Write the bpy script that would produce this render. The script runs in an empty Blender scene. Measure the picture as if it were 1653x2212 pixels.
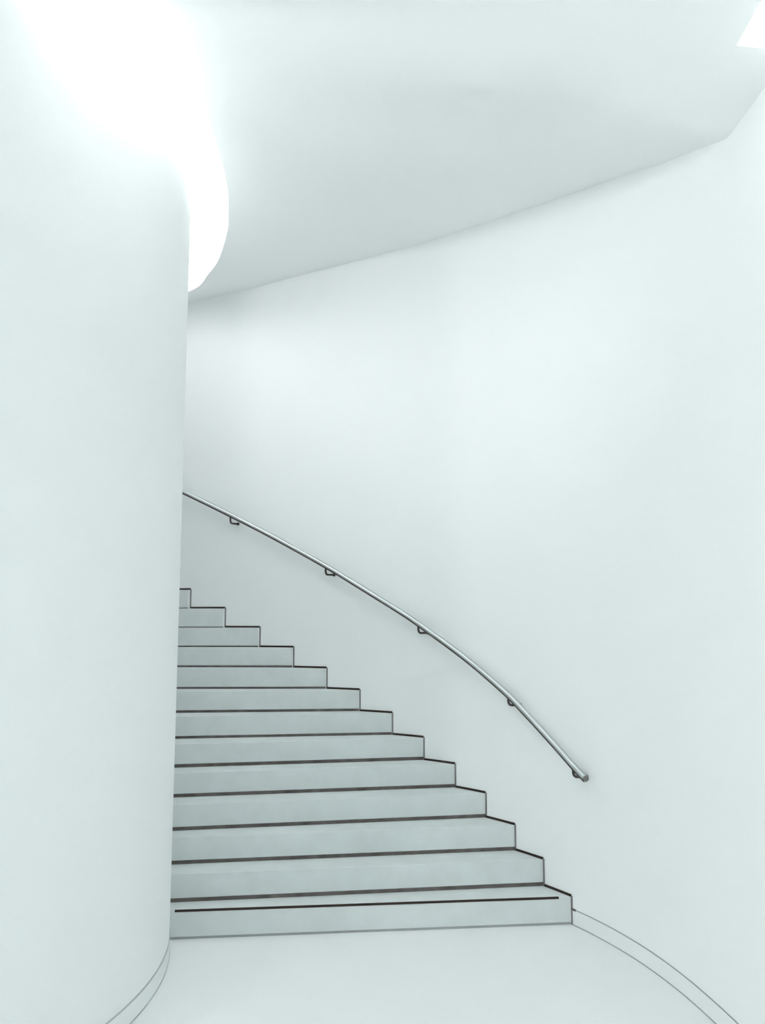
import bpy, bmesh, math
from mathutils import Matrix, Vector

scene = bpy.context.scene
COL = scene.collection

# ------------------------------------------------------------------ materials
def nodes_of(m):
    m.use_nodes = True
    return m.node_tree.nodes, m.node_tree.links

def paint(name, color, rough=0.6, spec=0.3, metal=0.0, mottling=0.0, scale=6.0, bump=0.0, bump_scale=120.0):
    m = bpy.data.materials.new(name)
    n, l = nodes_of(m)
    if metal > 0:
        b = n['Principled BSDF']
        b.inputs['Metallic'].default_value = metal
        b.inputs['Specular IOR Level'].default_value = spec
        base = b.inputs['Base Color']
    else:                                    # matt paint, concrete and sealant
        n.remove(n['Principled BSDF'])
        b = n.new('ShaderNodeBsdfDiffuse')
        base = b.inputs['Color']
        l.new(b.outputs[0], n['Material Output'].inputs['Surface'])
    b.inputs['Roughness'].default_value = rough if metal > 0 else 0.0
    tc = n.new('ShaderNodeTexCoord')
    if mottling > 0:
        t = n.new('ShaderNodeTexNoise'); t.inputs['Scale'].default_value = scale
        t.inputs['Detail'].default_value = 5.0
        l.new(tc.outputs['Object'], t.inputs['Vector'])
        r = n.new('ShaderNodeMapRange')
        r.inputs['From Min'].default_value = 0.3; r.inputs['From Max'].default_value = 0.7
        r.inputs['To Min'].default_value = 1.0 - mottling; r.inputs['To Max'].default_value = 1.0 + mottling
        l.new(t.outputs['Fac'], r.inputs['Value'])
        mx = n.new('ShaderNodeVectorMath'); mx.operation = 'SCALE'
        mx.inputs[0].default_value = color
        l.new(r.outputs['Result'], mx.inputs['Scale'])
        l.new(mx.outputs['Vector'], base)
    else:
        base.default_value = (*color, 1)
    if bump > 0:
        t2 = n.new('ShaderNodeTexNoise'); t2.inputs['Scale'].default_value = bump_scale
        l.new(tc.outputs['Object'], t2.inputs['Vector'])
        bp = n.new('ShaderNodeBump'); bp.inputs['Strength'].default_value = bump
        bp.inputs['Distance'].default_value = 0.002
        l.new(t2.outputs['Fac'], bp.inputs['Height'])
        l.new(bp.outputs['Normal'], b.inputs['Normal'])
    return m

WHITE = (0.852, 0.867, 0.866)
M = {
    'plaster': paint('white_plaster', WHITE, 0.75, 0.2),
    'soffit': paint('white_soffit_plaster', WHITE, 0.8, 0.15),
    'floor': paint('white_floor_resin', (0.822, 0.838, 0.837), 0.45, 0.3, mottling=0.006, scale=3.0),
    'base': paint('white_baseboard', (0.82, 0.835, 0.835), 0.6, 0.3),
    'concrete': paint('pale_grey_concrete', (0.665, 0.70, 0.702), 0.7, 0.25, mottling=0.035, scale=9.0, bump=0.15),
    'gap': paint('dark_recess', (0.14, 0.127, 0.12), 0.8, 0.2, mottling=0.25, scale=14.0),
    'trim': paint('dark_brown_metal', (0.05, 0.038, 0.033), 0.6, 0.2),
    'seal': paint('taupe_sealant', (0.22, 0.21, 0.205), 0.8, 0.2),
    'line': paint('grey_reveal', (0.34, 0.385, 0.385), 0.8, 0.2),
    'foot': paint('grey_floor_joint', (0.36, 0.375, 0.375), 0.8, 0.2),
    'steel': paint('brushed_steel', (0.66, 0.69, 0.69), 0.38, 0.5, metal=1.0),
    'bronze_and_shade': paint('dark_bronze_and_shade', (0.085, 0.072, 0.066), 0.5, 0.3, metal=0.3),  # bracket metal, also the painted dark reflection under the rail
    'edge_shade': paint('grey_edge_shade', (0.34, 0.36, 0.355), 0.8, 0.2),
    'softline': paint('pale_grey_reveal', (0.50, 0.54, 0.54), 0.8, 0.2),
    'cap': paint('grey_cap_metal', (0.16, 0.155, 0.15), 0.5, 0.4, metal=0.2),
}

def glass_material():
    m = bpy.data.materials.new('skylight_glass')
    n, l = nodes_of(m)
    n.remove(n['Principled BSDF'])
    out = n['Material Output']
    tr = n.new('ShaderNodeBsdfTransparent'); tr.inputs['Color'].default_value = (0.97, 0.985, 0.985, 1)
    gl = n.new('ShaderNodeBsdfGlossy'); gl.inputs['Roughness'].default_value = 0.05
    mx = n.new('ShaderNodeMixShader')
    mx.inputs[0].default_value = 0.04; l.new(tr.outputs[0], mx.inputs[1]); l.new(gl.outputs[0], mx.inputs[2])
    l.new(mx.outputs[0], out.inputs['Surface'])
    return m
M['glass'] = glass_material()

PANEL = 0.52
def lit_diffuser(strength):
    m = bpy.data.materials.new('backlit_diffuser')
    n, l = nodes_of(m)
    b = n['Principled BSDF']
    b.inputs['Base Color'].default_value = (0.9, 0.9, 0.9, 1)
    b.inputs['Emission Color'].default_value = (0.985, 1.0, 1.0, 1)
    b.inputs['Emission Strength'].default_value = strength
    return m
M['diffuser'] = lit_diffuser(PANEL)

# ------------------------------------------------------------------ helpers
def mesh_obj(name, verts, faces, mat, parent=None, smooth=False, fix=True):
    me = bpy.data.meshes.new(name)
    me.from_pydata([tuple(v) for v in verts], [], faces)
    if fix:
        bm = bmesh.new(); bm.from_mesh(me)
        bmesh.ops.remove_doubles(bm, verts=bm.verts, dist=1e-5)
        bmesh.ops.recalc_face_normals(bm, faces=bm.faces)
        bm.to_mesh(me); bm.free()
    if smooth:
        for p in me.polygons: p.use_smooth = True
    me.materials.append(M[mat])
    o = bpy.data.objects.new(name, me)
    COL.objects.link(o)
    if parent: o.parent = parent
    return o

def tag(o, label=None, cat=None, group=None, kind=None):
    if label: o['label'] = label
    if cat: o['category'] = cat
    if group: o['group'] = group
    if kind: o['kind'] = kind
    return o

def crom(pts, n=8):
    """Smooth curve through the points."""
    P = [Vector(p) for p in pts]
    P = [P[0] * 2 - P[1]] + P + [P[-1] * 2 - P[-2]]
    out = []
    for i in range(1, len(P) - 2):
        a, b, c, d = P[i - 1], P[i], P[i + 1], P[i + 2]
        for k in range(n):
            t = k / n
            out.append(0.5 * (2 * b + (c - a) * t + (2 * a - 5 * b + 4 * c - d) * t * t + (3 * b - a - 3 * c + d) * t ** 3))
    out.append(P[-2].copy())
    return out

def normals2d(line):
    """Unit normals to the left of a plan polyline."""
    out = []
    for i in range(len(line)):
        a = line[max(i - 1, 0)]; b = line[min(i + 1, len(line) - 1)]
        t = (Vector((b[0], b[1])) - Vector((a[0], a[1]))).normalized()
        out.append(Vector((-t.y, t.x)))
    return out

def band(name, line, z0, z1, off0, off1, mat, parent=None, smooth=True):
    """A closed strip standing along a plan polyline, off0..off1 from it (to its left), z0..z1 high.
    z0/z1 may be callables of the index."""
    N = normals2d(line)
    V, F = [], []
    for i, (p, n) in enumerate(zip(line, N)):
        a = z0(i) if callable(z0) else z0
        b = z1(i) if callable(z1) else z1
        q0 = Vector((p[0], p[1])) + n * off0; q1 = Vector((p[0], p[1])) + n * off1
        V += [(q0.x, q0.y, a), (q1.x, q1.y, a), (q1.x, q1.y, b), (q0.x, q0.y, b)]
        if i:
            s = 4 * (i - 1); e = 4 * i
            for k in range(4):
                F.append((s + k, s + (k + 1) % 4, e + (k + 1) % 4, e + k))
    F.append((0, 1, 2, 3)); e = 4 * (len(line) - 1); F.append((e + 3, e + 2, e + 1, e))
    o = mesh_obj(name, V, F, mat, parent)
    if smooth:
        bm = bmesh.new(); bm.from_mesh(o.data)
        for f in bm.faces: f.smooth = True
        for ed in bm.edges:
            if len(ed.link_faces) == 2 and ed.calc_face_angle(0) > 0.6: ed.smooth = False
        bm.to_mesh(o.data); bm.free()
    return o

def tube(path, radius, seg=16, caps=True):
    """Verts and faces of a round tube along a 3D path."""
    V, F = [], []
    up = Vector((0, 0, 1))
    for i, p in enumerate(path):
        a = path[max(i - 1, 0)]; b = path[min(i + 1, len(path) - 1)]
        t = (Vector(b) - Vector(a)).normalized()
        u = t.cross(up)
        if u.length < 1e-3: u = t.cross(Vector((0, 1, 0)))
        u.normalize(); w = u.cross(t).normalized()
        r = radius[i] if isinstance(radius, (list, tuple)) else radius
        for k in range(seg):
            an = 2 * math.pi * k / seg
            q = Vector(p) + u * (math.cos(an) * r) + w * (math.sin(an) * r)
            V.append(q)
        if i:
            s = seg * (i - 1); e = seg * i
            for k in range(seg):
                F.append((s + k, s + (k + 1) % seg, e + (k + 1) % seg, e + k))
    if caps:
        F.append(tuple(range(seg - 1, -1, -1)))
        e = seg * (len(path) - 1)
        F.append(tuple(range(e, e + seg)))
    return V, F

def prism(poly, z0, z1):
    n = len(poly)
    V = [(p[0], p[1], z0) for p in poly] + [(p[0], p[1], z1) for p in poly]
    F = [tuple(range(n - 1, -1, -1)), tuple(range(n, 2 * n))]
    for k in range(n):
        F.append((k, (k + 1) % n, n + (k + 1) % n, n + k))
    return V, F

# ------------------------------------------------------------------ plan of the place (metres)
RISE = 0.15
# where each riser meets the outer wall, lowest first
CORNER = [(1.072, 5.143), (0.953, 5.344), (0.819, 5.548), (0.665, 5.758), (0.486, 5.959), (0.285, 6.139),
          (0.069, 6.297), (-0.167, 6.439), (-0.418, 6.571), (-0.681, 6.693), (-0.956, 6.802), (-1.246, 6.896),
          (-1.542, 6.975), (-1.85, 7.045), (-2.16, 7.10), (-2.48, 7.14), (-2.80, 7.165)]
# direction of each riser in plan, degrees from the x axis
ANGLE = [6.1, 8.2, 8.8, 10.6, 10.6, 11.0, 8.3, 5.5, 1.0, -2.0, -3.0, -3.0, -3.0, -2.0, 0.0, 0.0]
NSTEP = 16

# outer wall, from its hidden upper end down to the entrance
KNOTS = [(-3.5, 7.19)] + CORNER[::-1] + [(1.165, 4.955), (1.255, 4.725), (1.328, 4.48), (1.384, 4.21),
         (1.422, 3.92), (1.446, 3.62), (1.458, 3.32), (1.462, 3.0), (1.462, 2.6), (1.462, 2.0), (1.462, 1.2),
         (1.462, 0.4), (1.47, -0.6), (1.50, -1.6), (1.56, -2.6), (1.62, -3.6)]
SUB = 6
OUTER = crom([(x, y, 0) for x, y in KNOTS], SUB)
# index of corner k (0 based) in OUTER
def outer_index(k): return (1 + (len(CORNER) - 1 - k)) * SUB
OUT_N = normals2d(OUTER)       # left of travel (travel runs right and towards the camera) = outwards
# make sure which side is the room side
IN = -1.0 if (OUT_N[len(OUTER) // 2] @ Vector((-1, -1))) < 0 else 1.0

# inner wall: a big rounded drum
OPEN_Y = -1.5; OPEN_W = 0.75; ROOF_Y = 4.1
DC = Vector((-3.15, 4.25)); DR = 2.10
def drum(a, r=DR): return Vector((DC.x + r * math.cos(math.radians(a)), DC.y + r * math.sin(math.radians(a))))

# ------------------------------------------------------------------ setting
floor = mesh_obj('floor', [(-7, -7, 0), (7, -7, 0), (7, 8, 0), (-7, 8, 0), (-7, -7, -.1), (7, -7, -.1), (7, 8, -.1), (-7, 8, -.1)],
                 [(0, 1, 2, 3), (7, 6, 5, 4), (0, 4, 5, 1), (1, 5, 6, 2), (2, 6, 7, 3), (3, 7, 4, 0)], 'floor')
tag(floor, kind='structure')

# soffit: ruled between the outer wall line and the free edge beside the drum
# (wall x, wall y, wall z) , (edge x, edge y, edge z)
ST = [((-3.40, 7.19, 4.25), (-3.3, 6.60, 4.30)),
      ((-2.48, 7.14, 4.29), (-2.45, 6.75, 4.30)),
      ((-1.624, 6.995, 4.358), (-1.78, 6.72, 4.30)),
      ((-1.001, 6.818, 4.430), (-1.48, 6.55, 4.30)),
      ((-0.573, 6.645, 4.473), (-1.315, 6.26, 4.30)),
      ((-0.099, 6.400, 4.493), (-1.187, 5.99, 4.30)),
      ((0.572, 5.867, 4.461), (-1.045, 5.54, 4.30)),
      ((0.895, 5.436, 4.382), (-0.992, 5.28, 4.30)),
      ((1.155, 4.978, 4.280), (-0.945, 5.00, 4.30)),
      ((1.335, 4.451, 4.115), (-0.917, 4.67, 4.30)),
      ((1.416, 3.973, 3.932), (-0.911, 4.36, 4.30)),
      ((1.444, 3.658, 3.810), (-0.911, 4.12, 4.30)),
      ((1.4555, 3.437, 3.724), (-0.914, 3.95, 4.30)),
      ((1.459, 3.30, 3.721), (-0.917, 3.80, 4.30)),
      ((1.462, 3.078, 3.721), (-0.926, 3.58, 4.30)),
      ((1.462, 2.865, 3.720), (-0.940, 3.34, 4.30)),
      ((1.462, 2.40, 3.720), (-1.19, 3.17, 4.29)),
      ((1.462, 1.90, 3.720), (-1.44, 2.98, 4.26)),
      ((1.462, 1.20, 3.720), (-1.75, 2.74, 4.20)),
      ((1.462, 0.40, 3.740), (-2.55, 2.30, 4.15)),
      ((1.47, -0.60, 3.80), (-3.60, 2.18, 4.05)),
      ((1.48, -1.10, 3.82), (-4.85, 2.20, 4.00)),
      ((1.50, -1.80, 3.84), (-4.85, 1.00, 4.00)),
      ((1.56, -2.60, 3.88), (-4.85, -0.80, 4.00)),
      ((1.62, -3.60, 3.90), (-4.85, -3.60, 4.00))]
SLOT0, SLOT1 = 15, 17      # stations between which the slot along the right wall is open
def soffit():
    n = 6
    A = crom([s[0] for s in ST], n); B = crom([s[1] for s in ST], n)
    # straight kink of the wall line where the slope turns flat
    U = [-0.02, 0.0745] + [0.0745 + (1 - 0.0745) * k / 24 for k in range(1, 25)]
    V, F = [], []
    sm = []
    for i in range(len(A)):
        w = [(A[min(max(i + k, 0), len(A) - 1)].z, math.exp(-(k / 26) ** 2)) for k in range(-60, 61)]
        sm.append(sum(z * q for z, q in w) / sum(q for z, q in w))
    for i, (a, b) in enumerate(zip(A, B)):
        for u in U:
            v = a.lerp(b, u)
            t = min(max(u / 0.32, 0), 1); t = t * t * (3 - 2 * t)
            dz = sm[i] - a.z
            v.z += 0.5 * (dz + math.sqrt(dz * dz + 0.0016)) * t * (1 - max(u, 0))
            V.append(v)
    m = len(U)
    for i in range(len(A) - 1):
        for j in range(m - 1):
            if j == 0 and SLOT0 * n <= i < SLOT1 * n: continue
            F.append((i * m + j, i * m + j + 1, (i + 1) * m + j + 1, (i + 1) * m + j))
    # give the sheet its thickness upwards
    k = len(V)
    V2 = V + [v + Vector((0, 0, 0.025)) for v in V]
    edges = {}
    for f in F:
        for q in range(4):
            e = (f[q], f[(q + 1) % 4]); key = tuple(sorted(e))
            edges.setdefault(key, []).append(e)
    F2 = list(F) + [tuple(k + x for x in reversed(f)) for f in F]
    for key, es in edges.items():
        if len(es) == 1:
            a, b = es[0]
            F2.append((b, a, a + k, b + k))
    o = mesh_obj('ceiling', V2, F2, 'soffit')
    bm = bmesh.new(); bm.from_mesh(o.data)
    for f in bm.faces: f.smooth = True
    for ed in bm.edges:
        if len(ed.link_faces) == 2 and ed.calc_face_angle(0) > 0.7: ed.smooth = False
    bm.to_mesh(o.data); bm.free()
    return tag(o, kind='structure')
soffit()

wall_right = band('wall_right', OUTER, 0, 4.62, 0.0, -0.16 * IN, 'plaster')
tag(wall_right, kind='structure')

DRUM = [drum(150 - 2.5 * k) for k in range(0, 97)]     # from behind, past the stair, round to the front
DN = normals2d(DRUM)
DIN = 1.0 if (DN[50] @ (DRUM[50] - DC)) > 0 else -1.0     # sign that points away from the drum's middle
wall_left = band('wall_left', DRUM, 0, 4.5, 0.0, -0.16 * DIN, 'plaster')
tag(wall_left, kind='structure')

wall_lobby = band('wall_lobby', [Vector(p) for p in ((-3.05, 2.16), (-3.6, 2.16), (-4.6, 2.16), (-4.75, 2.1), (-4.78, 1.9), (-4.78, 0.0), (-4.78, OPEN_Y))], 0, 4.1, 0.0, 0.16, 'plaster')
wall_front = band('wall_front', [Vector(p) for p in ((-4.78, OPEN_Y - OPEN_W), (-4.78, -3.4), (-4.6, -3.5), (0.0, -3.5), (1.70, -3.5))], 0, 4.1, 0.0, 0.16, 'plaster')  # gap before it is an unseen opening, placed to light the outer wall
tag(wall_front, kind='structure')
tag(wall_lobby, kind='structure')

added_end_wall = band('added_end_wall', [Vector((-3.25, 6.2)), Vector((-3.25, 6.7)), Vector((-3.25, 7.3))], 0, 4.3, 0.0, 0.15, 'plaster')  # unseen, added to stop light coming in at the stair's upper end
tag(added_end_wall, kind='structure')

# baseboards with fine reveal lines
i1 = outer_index(0)
RIGHT = OUTER[i1:]
br = band('baseboard_right', RIGHT, 0.004, 0.083, 0.0, 0.003 * IN, 'base'); tag(br, kind='structure')
band('reveal_line', RIGHT, 0.083, 0.0875, 0.0, 0.0035 * IN, 'line', br)
band('reveal_line', RIGHT, 0.0, 0.004, 0.0, 0.006 * IN, 'line', br)
band('reveal_line', OUTER[i1:i1 + 2], 0.080, 0.090, 0.0, 0.006 * IN, 'gap', br)
LEFT = [p for p in (drum(17 - 1.5 * k) for k in range(0, 60))]
bl = band('baseboard_left', LEFT, 0.006, 0.083, 0.0, 0.003 * DIN, 'base'); tag(bl, kind='structure')
band('reveal_line', LEFT, 0.083, 0.090, 0.0, 0.0035 * DIN, 'softline', bl)
band('reveal_line', LEFT, 0.0, 0.006, 0.0, 0.005 * DIN, 'softline', bl)

# skylights over the two slots
def pane(name, poly, z):
    V, F = prism(poly, z, z + 0.02)
    return tag(mesh_obj(name, V, F, 'glass'), kind='structure')
# backlit diffuser closing the slot beside the drum
edge = crom([q[1] for q in ST[1:20]], 3)
INNER = [(-2.45, 6.70), (-1.80, 6.67), (-1.58, 6.52), (-1.465, 6.20), (-1.40, 5.96), (-1.29, 5.50), (-1.23, 5.24)]   # far inner side of the slot
inner = crom([(x, y, 4.30) for x, y in INNER], 3)
V, F = [], []
for i, p in enumerate(edge):
    r = (p.xy - DC); u = r.normalized()
    o_ = p.xy + u * 0.05; i_ = DC + u * (DR - 0.05)
    if i < len(inner) and (inner[i].xy - DC).length > DR: i_ = inner[i].xy
    V += [(o_.x, o_.y, p.z + 0.03), (i_.x, i_.y, p.z + 0.03), (i_.x, i_.y, p.z + 0.05), (o_.x, o_.y, p.z + 0.05)]
for i in range(len(edge) - 1):
    for k in range(4):
        F.append((4 * i + k, 4 * i + (k + 1) % 4, 4 * i + 4 + (k + 1) % 4, 4 * i + 4 + k))
low = [q for q in inner if (q.xy - DC).length > DR]
poly = [(q.x, q.y) for q in low] + [tuple(drum(a, DR - 0.03)) for a in range(26, 96, 3)] + [(-3.4, 6.3), (-3.4, 6.70)]
V2, F2 = prism(poly, 4.30, 4.36)
tag(mesh_obj('ceiling_2', V2, F2, 'soffit'), kind='structure')  # unseen infill, narrowing the lit slot to dim the far wall
tag(mesh_obj('window_1', V, F, 'diffuser'), kind='structure')
pane('window_2', [(1.20, 1.1), (1.46, 1.1), (1.46, 2.9), (1.20, 2.9)], 4.30)

# ------------------------------------------------------------------ the staircase
stair = bpy.data.objects.new('staircase', None); COL.objects.link(stair)
stair.location = (0, 5.2, 0)
tag(stair, 'pale grey concrete staircase with dark joint lines climbing left behind the white rounded wall', 'staircase')
def to_stair(V): return [Vector(v) - Vector((0, 5.2, 0)) for v in V]

def inner_end(c, ang, r=DR - 0.012):
    """Follow the riser line from the outer corner to the drum, or to a hidden stop behind it."""
    d = Vector((-math.cos(math.radians(ang)), -math.sin(math.radians(ang))))
    o = Vector(c) - DC
    b = o @ d; cc = o @ o - r * r; D = b * b - cc
    stop = (Vector(c).x + 3.1) / math.cos(math.radians(ang))
    t = stop
    if D > 0:
        h = -b - math.sqrt(D)
        if 0 < h < stop: t = h
    return Vector(c) + d * t, d

def shifted(c, e, s):
    """Riser line moved back (up the stair) by s."""
    d = (e - c).normalized(); n = Vector((d.y, -d.x))
    if n.y < 0: n = -n
    return c + n * s, e + n * s

for k in range(1, NSTEP + 1):
    c = Vector(CORNER[k - 1]); e, d = inner_end(c, ANGLE[k - 1])
    z0, z1 = (k - 1) * RISE, k * RISE
    gap = 0.012 if k == 1 else 0.021 if k <= 6 else 0.017 if k <= 8 else 0.014 if k <= 10 else 0.010 if k == 11 else 0.006
    # back of the tread: runs on under the next step
    kn = min(k, NSTEP - 1)
    cn = Vector(CORNER[k]); en, _ = inner_end(cn, ANGLE[kn])
    cb, eb = shifted(cn, en, 0.06)
    n = Vector((d.y, -d.x)); n = n if n.y > 0 else -n
    # outer edge follows the wall
    ia, ib = outer_index(k - 1), outer_index(k)
    arc = [OUTER[i].xy + OUT_N[i] * (-0.004 * IN) for i in range(ia, ib - 1, -1)]
    arc.append(arc[-1] + (cb - cn))
    poly = arc + [eb, e]
    V, F = prism(poly, z0 + gap, z1)
    st = mesh_obj('step', to_stair(V), F, 'concrete', stair)
    bv = st.modifiers.new('edge', 'BEVEL'); bv.width = 0.003; bv.segments = 2; bv.limit_method = 'ANGLE'
    if k == 1: st['label'] = 'lowest step with a thin dark strip along its front edge'
    # dark recess at the foot of the riser
    g = [c - d * 0.012 + n * 0.003, c - d * 0.012 + n * 0.06, e + n * 0.06, e + n * 0.003]
    V, F = prism(g, z0, z0 + gap)
    mesh_obj('shadow_gap', to_stair(V), F, 'gap' if k > 1 else 'foot', st)
    # dark trim where the tread meets the wall, thin seal beside the riser
    tl = [OUTER[i] for i in range(ib, ia + 1)]
    t = band('wall_trim', tl, z1, z1 + 0.013, 0.0, 0.005 * IN, 'trim', st)
    t.data.transform(Matrix.Translation((0, -5.2, 0)))
    rl = [OUTER[ia], OUTER[ia].lerp(OUTER[ia + 1], min(1.0, 0.009 / max(1e-6, (OUTER[ia + 1] - OUTER[ia]).length)))]
    t = band('riser_seal', rl, z0, z1 + 0.006, 0.0, 0.005 * IN, 'seal', st)
    t.data.transform(Matrix.Translation((0, -5.2, 0)))
    if k == 1:
        w = (e - c).length
        a = c + d * 0.075; b = c + d * (w - 0.045)
        nb = -n
        q = [a + nb * 0.003, a + n * 0.006, b + n * 0.006, b + nb * 0.003]
        V, F = prism(q, z1 - 0.009, z1 + 0.0015)
        mesh_obj('nosing_strip', to_stair(V), F, 'trim', st)

# ------------------------------------------------------------------ the handrail
RAIL = [(-2.6, 7.05, 3.20), (-2.1, 7.00, 2.97), (-1.602, 6.912, 2.732), (-1.204, 6.804, 2.534), (-0.857, 6.682, 2.353), (-0.426, 6.491, 2.111),
        (-0.150, 6.342, 1.941), (0.116, 6.169, 1.773), (0.249, 6.071, 1.683), (0.534, 5.793, 1.469), (0.761, 5.499, 1.266),
        (0.873, 5.321, 1.140), (0.990, 5.138, 0.999), (1.076, 4.973, 0.888), (1.111, 4.878, 0.846)]
rail_root = bpy.data.objects.new('handrail', None); COL.objects.link(rail_root)
rail_root.location = (1.1, 4.9, 0.8)
RO = Vector(rail_root.location)
tag(rail_root, 'slim grey handrail with dark lower edge curving along the white wall above the stairs', 'handrail')
path = crom(RAIL, 8)
RR = 0.0165
V, F = tube(path, RR, 20)
rail = mesh_obj('rail', [Vector(v) - RO for v in V], F, 'steel', rail_root, smooth=True)
def side(i):
    a = path[max(i - 1, 0)]; b = path[min(i + 1, len(path) - 1)]
    t = (b - a).normalized()
    room = Vector((t.y, -t.x, 0)).normalized()
    if room.y > 0: room = -room
    return room, t
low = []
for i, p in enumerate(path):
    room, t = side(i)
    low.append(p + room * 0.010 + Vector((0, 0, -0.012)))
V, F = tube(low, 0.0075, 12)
mesh_obj('underside_shade', [Vector(v) - RO for v in V], F, 'bronze_and_shade', rail_root, smooth=True)  # dark strip standing in for the dark reflection along the tube's lower edge
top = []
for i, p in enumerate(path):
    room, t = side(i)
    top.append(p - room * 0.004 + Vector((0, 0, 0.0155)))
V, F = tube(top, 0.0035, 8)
mesh_obj('top_edge_shade', [Vector(v) - RO for v in V], F, 'edge_shade', rail_root, smooth=True)  # grey line standing in for the shade on the tube's upper edge
# rounded end cap
t = (path[-1] - path[-2]).normalized()
capp = [path[-1] - t * 0.004] + [path[-1] + t * (0.016 * math.sin(a)) for a in (0.2, 0.6, 1.0, 1.3, 1.5)]
capr = [RR + 0.001] + [(RR + 0.001) * math.cos(a) for a in (0.2, 0.6, 1.0, 1.3, 1.5)]
V, F = tube(capp, capr, 20)
mesh_obj('end_cap', [Vector(v) - RO for v in V], F, 'cap', rail, smooth=True)

def wall_near(p):
    best = min(range(len(OUTER)), key=lambda i: (OUTER[i].xy - Vector((p[0], p[1]))).length)
    bp, bd = None, 1e9
    for i in range(max(0, best - 1), min(len(OUTER) - 1, best + 1)):
        a, b = OUTER[i].xy, OUTER[i + 1].xy
        u = max(0, min(1, (Vector((p[0], p[1])) - a) @ (b - a) / (b - a).length_squared))
        q = a + (b - a) * u
        if (q - Vector((p[0], p[1]))).length < bd: bd = (q - Vector((p[0], p[1]))).length; bp = q
    return bp

for bx in [(-1.192, 6.8, 2.526), (-0.411, 6.483, 2.100), (0.262, 6.059, 1.676), (0.777, 5.473, 1.250), (1.066, 4.990, 0.905), (-2.0, 6.98, 2.92)]:
    p = min(path, key=lambda q: (q.xy - Vector(bx[:2])).length)
    w = wall_near(p); dv = Vector((w.x - p.x, w.y - p.y, 0)); L = dv.length; dv.normalize()
    top = p + Vector((0, 0, -RR - 0.002))
    hook = [top, top + Vector((0, 0, -0.020))]
    rad = 0.026
    cen = top + Vector((0, 0, -0.020)) + dv * rad
    for q in range(1, 7):
        a = math.pi / 2 * q / 6
        hook.append(cen + dv * (-rad * math.cos(a)) + Vector((0, 0, -rad * math.sin(a))))
    ti = path[min(path.index(p) + 1, len(path) - 1)] - path[max(path.index(p) - 1, 0)]
    w = wall_near((w.x + ti.xy.normalized().x * 0.035, w.y + ti.xy.normalized().y * 0.035))
    dv = (Vector((w.x, w.y, 0)) - Vector((p.x, p.y, 0))).normalized()
    endp = Vector((w.x, w.y, hook[-1].z)) - dv * 0.002
    hook.append(endp)
    V, F = tube(hook, 0.0075, 10)
    b = mesh_obj('bracket', [Vector(v) - RO for v in V], F, 'bronze_and_shade', rail_root, smooth=True)
    V, F = tube([endp - dv * 0.007, endp + dv * 0.001], 0.012, 20)
    mesh_obj('wall_plate', [Vector(v) - RO for v in V], F, 'bronze_and_shade', b)

# ------------------------------------------------------------------ daylight and an added spot
world = bpy.data.worlds.new('World'); scene.world = world
world.use_nodes = True
bg = world.node_tree.nodes['Background']
bg.inputs['Color'].default_value = (0.975, 1.0, 0.998, 1)
bg.inputs['Strength'].default_value = 1.0

# added spot without a fixture, out of view, brightening the upper curved wall
sp = bpy.data.lights.new('added_wall_spot', 'SPOT')
sp.energy = 16.0; sp.spot_size = math.radians(54); sp.spot_blend = 1.0; sp.shadow_soft_size = 0.2
so = bpy.data.objects.new('added_wall_spot', sp); COL.objects.link(so)
so.location = (-0.9, 0.0, 3.55)
so.rotation_euler = (Vector((0.5, 5.8, 4.45)) - Vector(so.location)).to_track_quat('-Z', 'Y').to_euler()

# ------------------------------------------------------------------ camera
cam = bpy.data.cameras.new('camera')
cam.sensor_fit = 'VERTICAL'; cam.sensor_height = 36.0; cam.sensor_width = 27.0
cam.lens = 36.0 * 1870 / 2212
cam.clip_start = 0.05
co = bpy.data.objects.new('camera', cam); COL.objects.link(co)
co.location = (0, 0, 1.70)
co.rotation_euler = (math.radians(90 + 7.1874), 0, 0)
scene.camera = co

scene.view_settings.view_transform = 'Standard'
scene.view_settings.look = 'None'
scene.view_settings.exposure = 3.85
scene.view_settings.gamma = 1.0
scene.view_settings.use_curve_mapping = False
scene.cycles.use_light_tree = False
scene.cycles.max_bounces = 13
scene.cycles.diffuse_bounces = 12
scene.cycles.glossy_bounces = 2
scene.cycles.transparent_max_bounces = 13
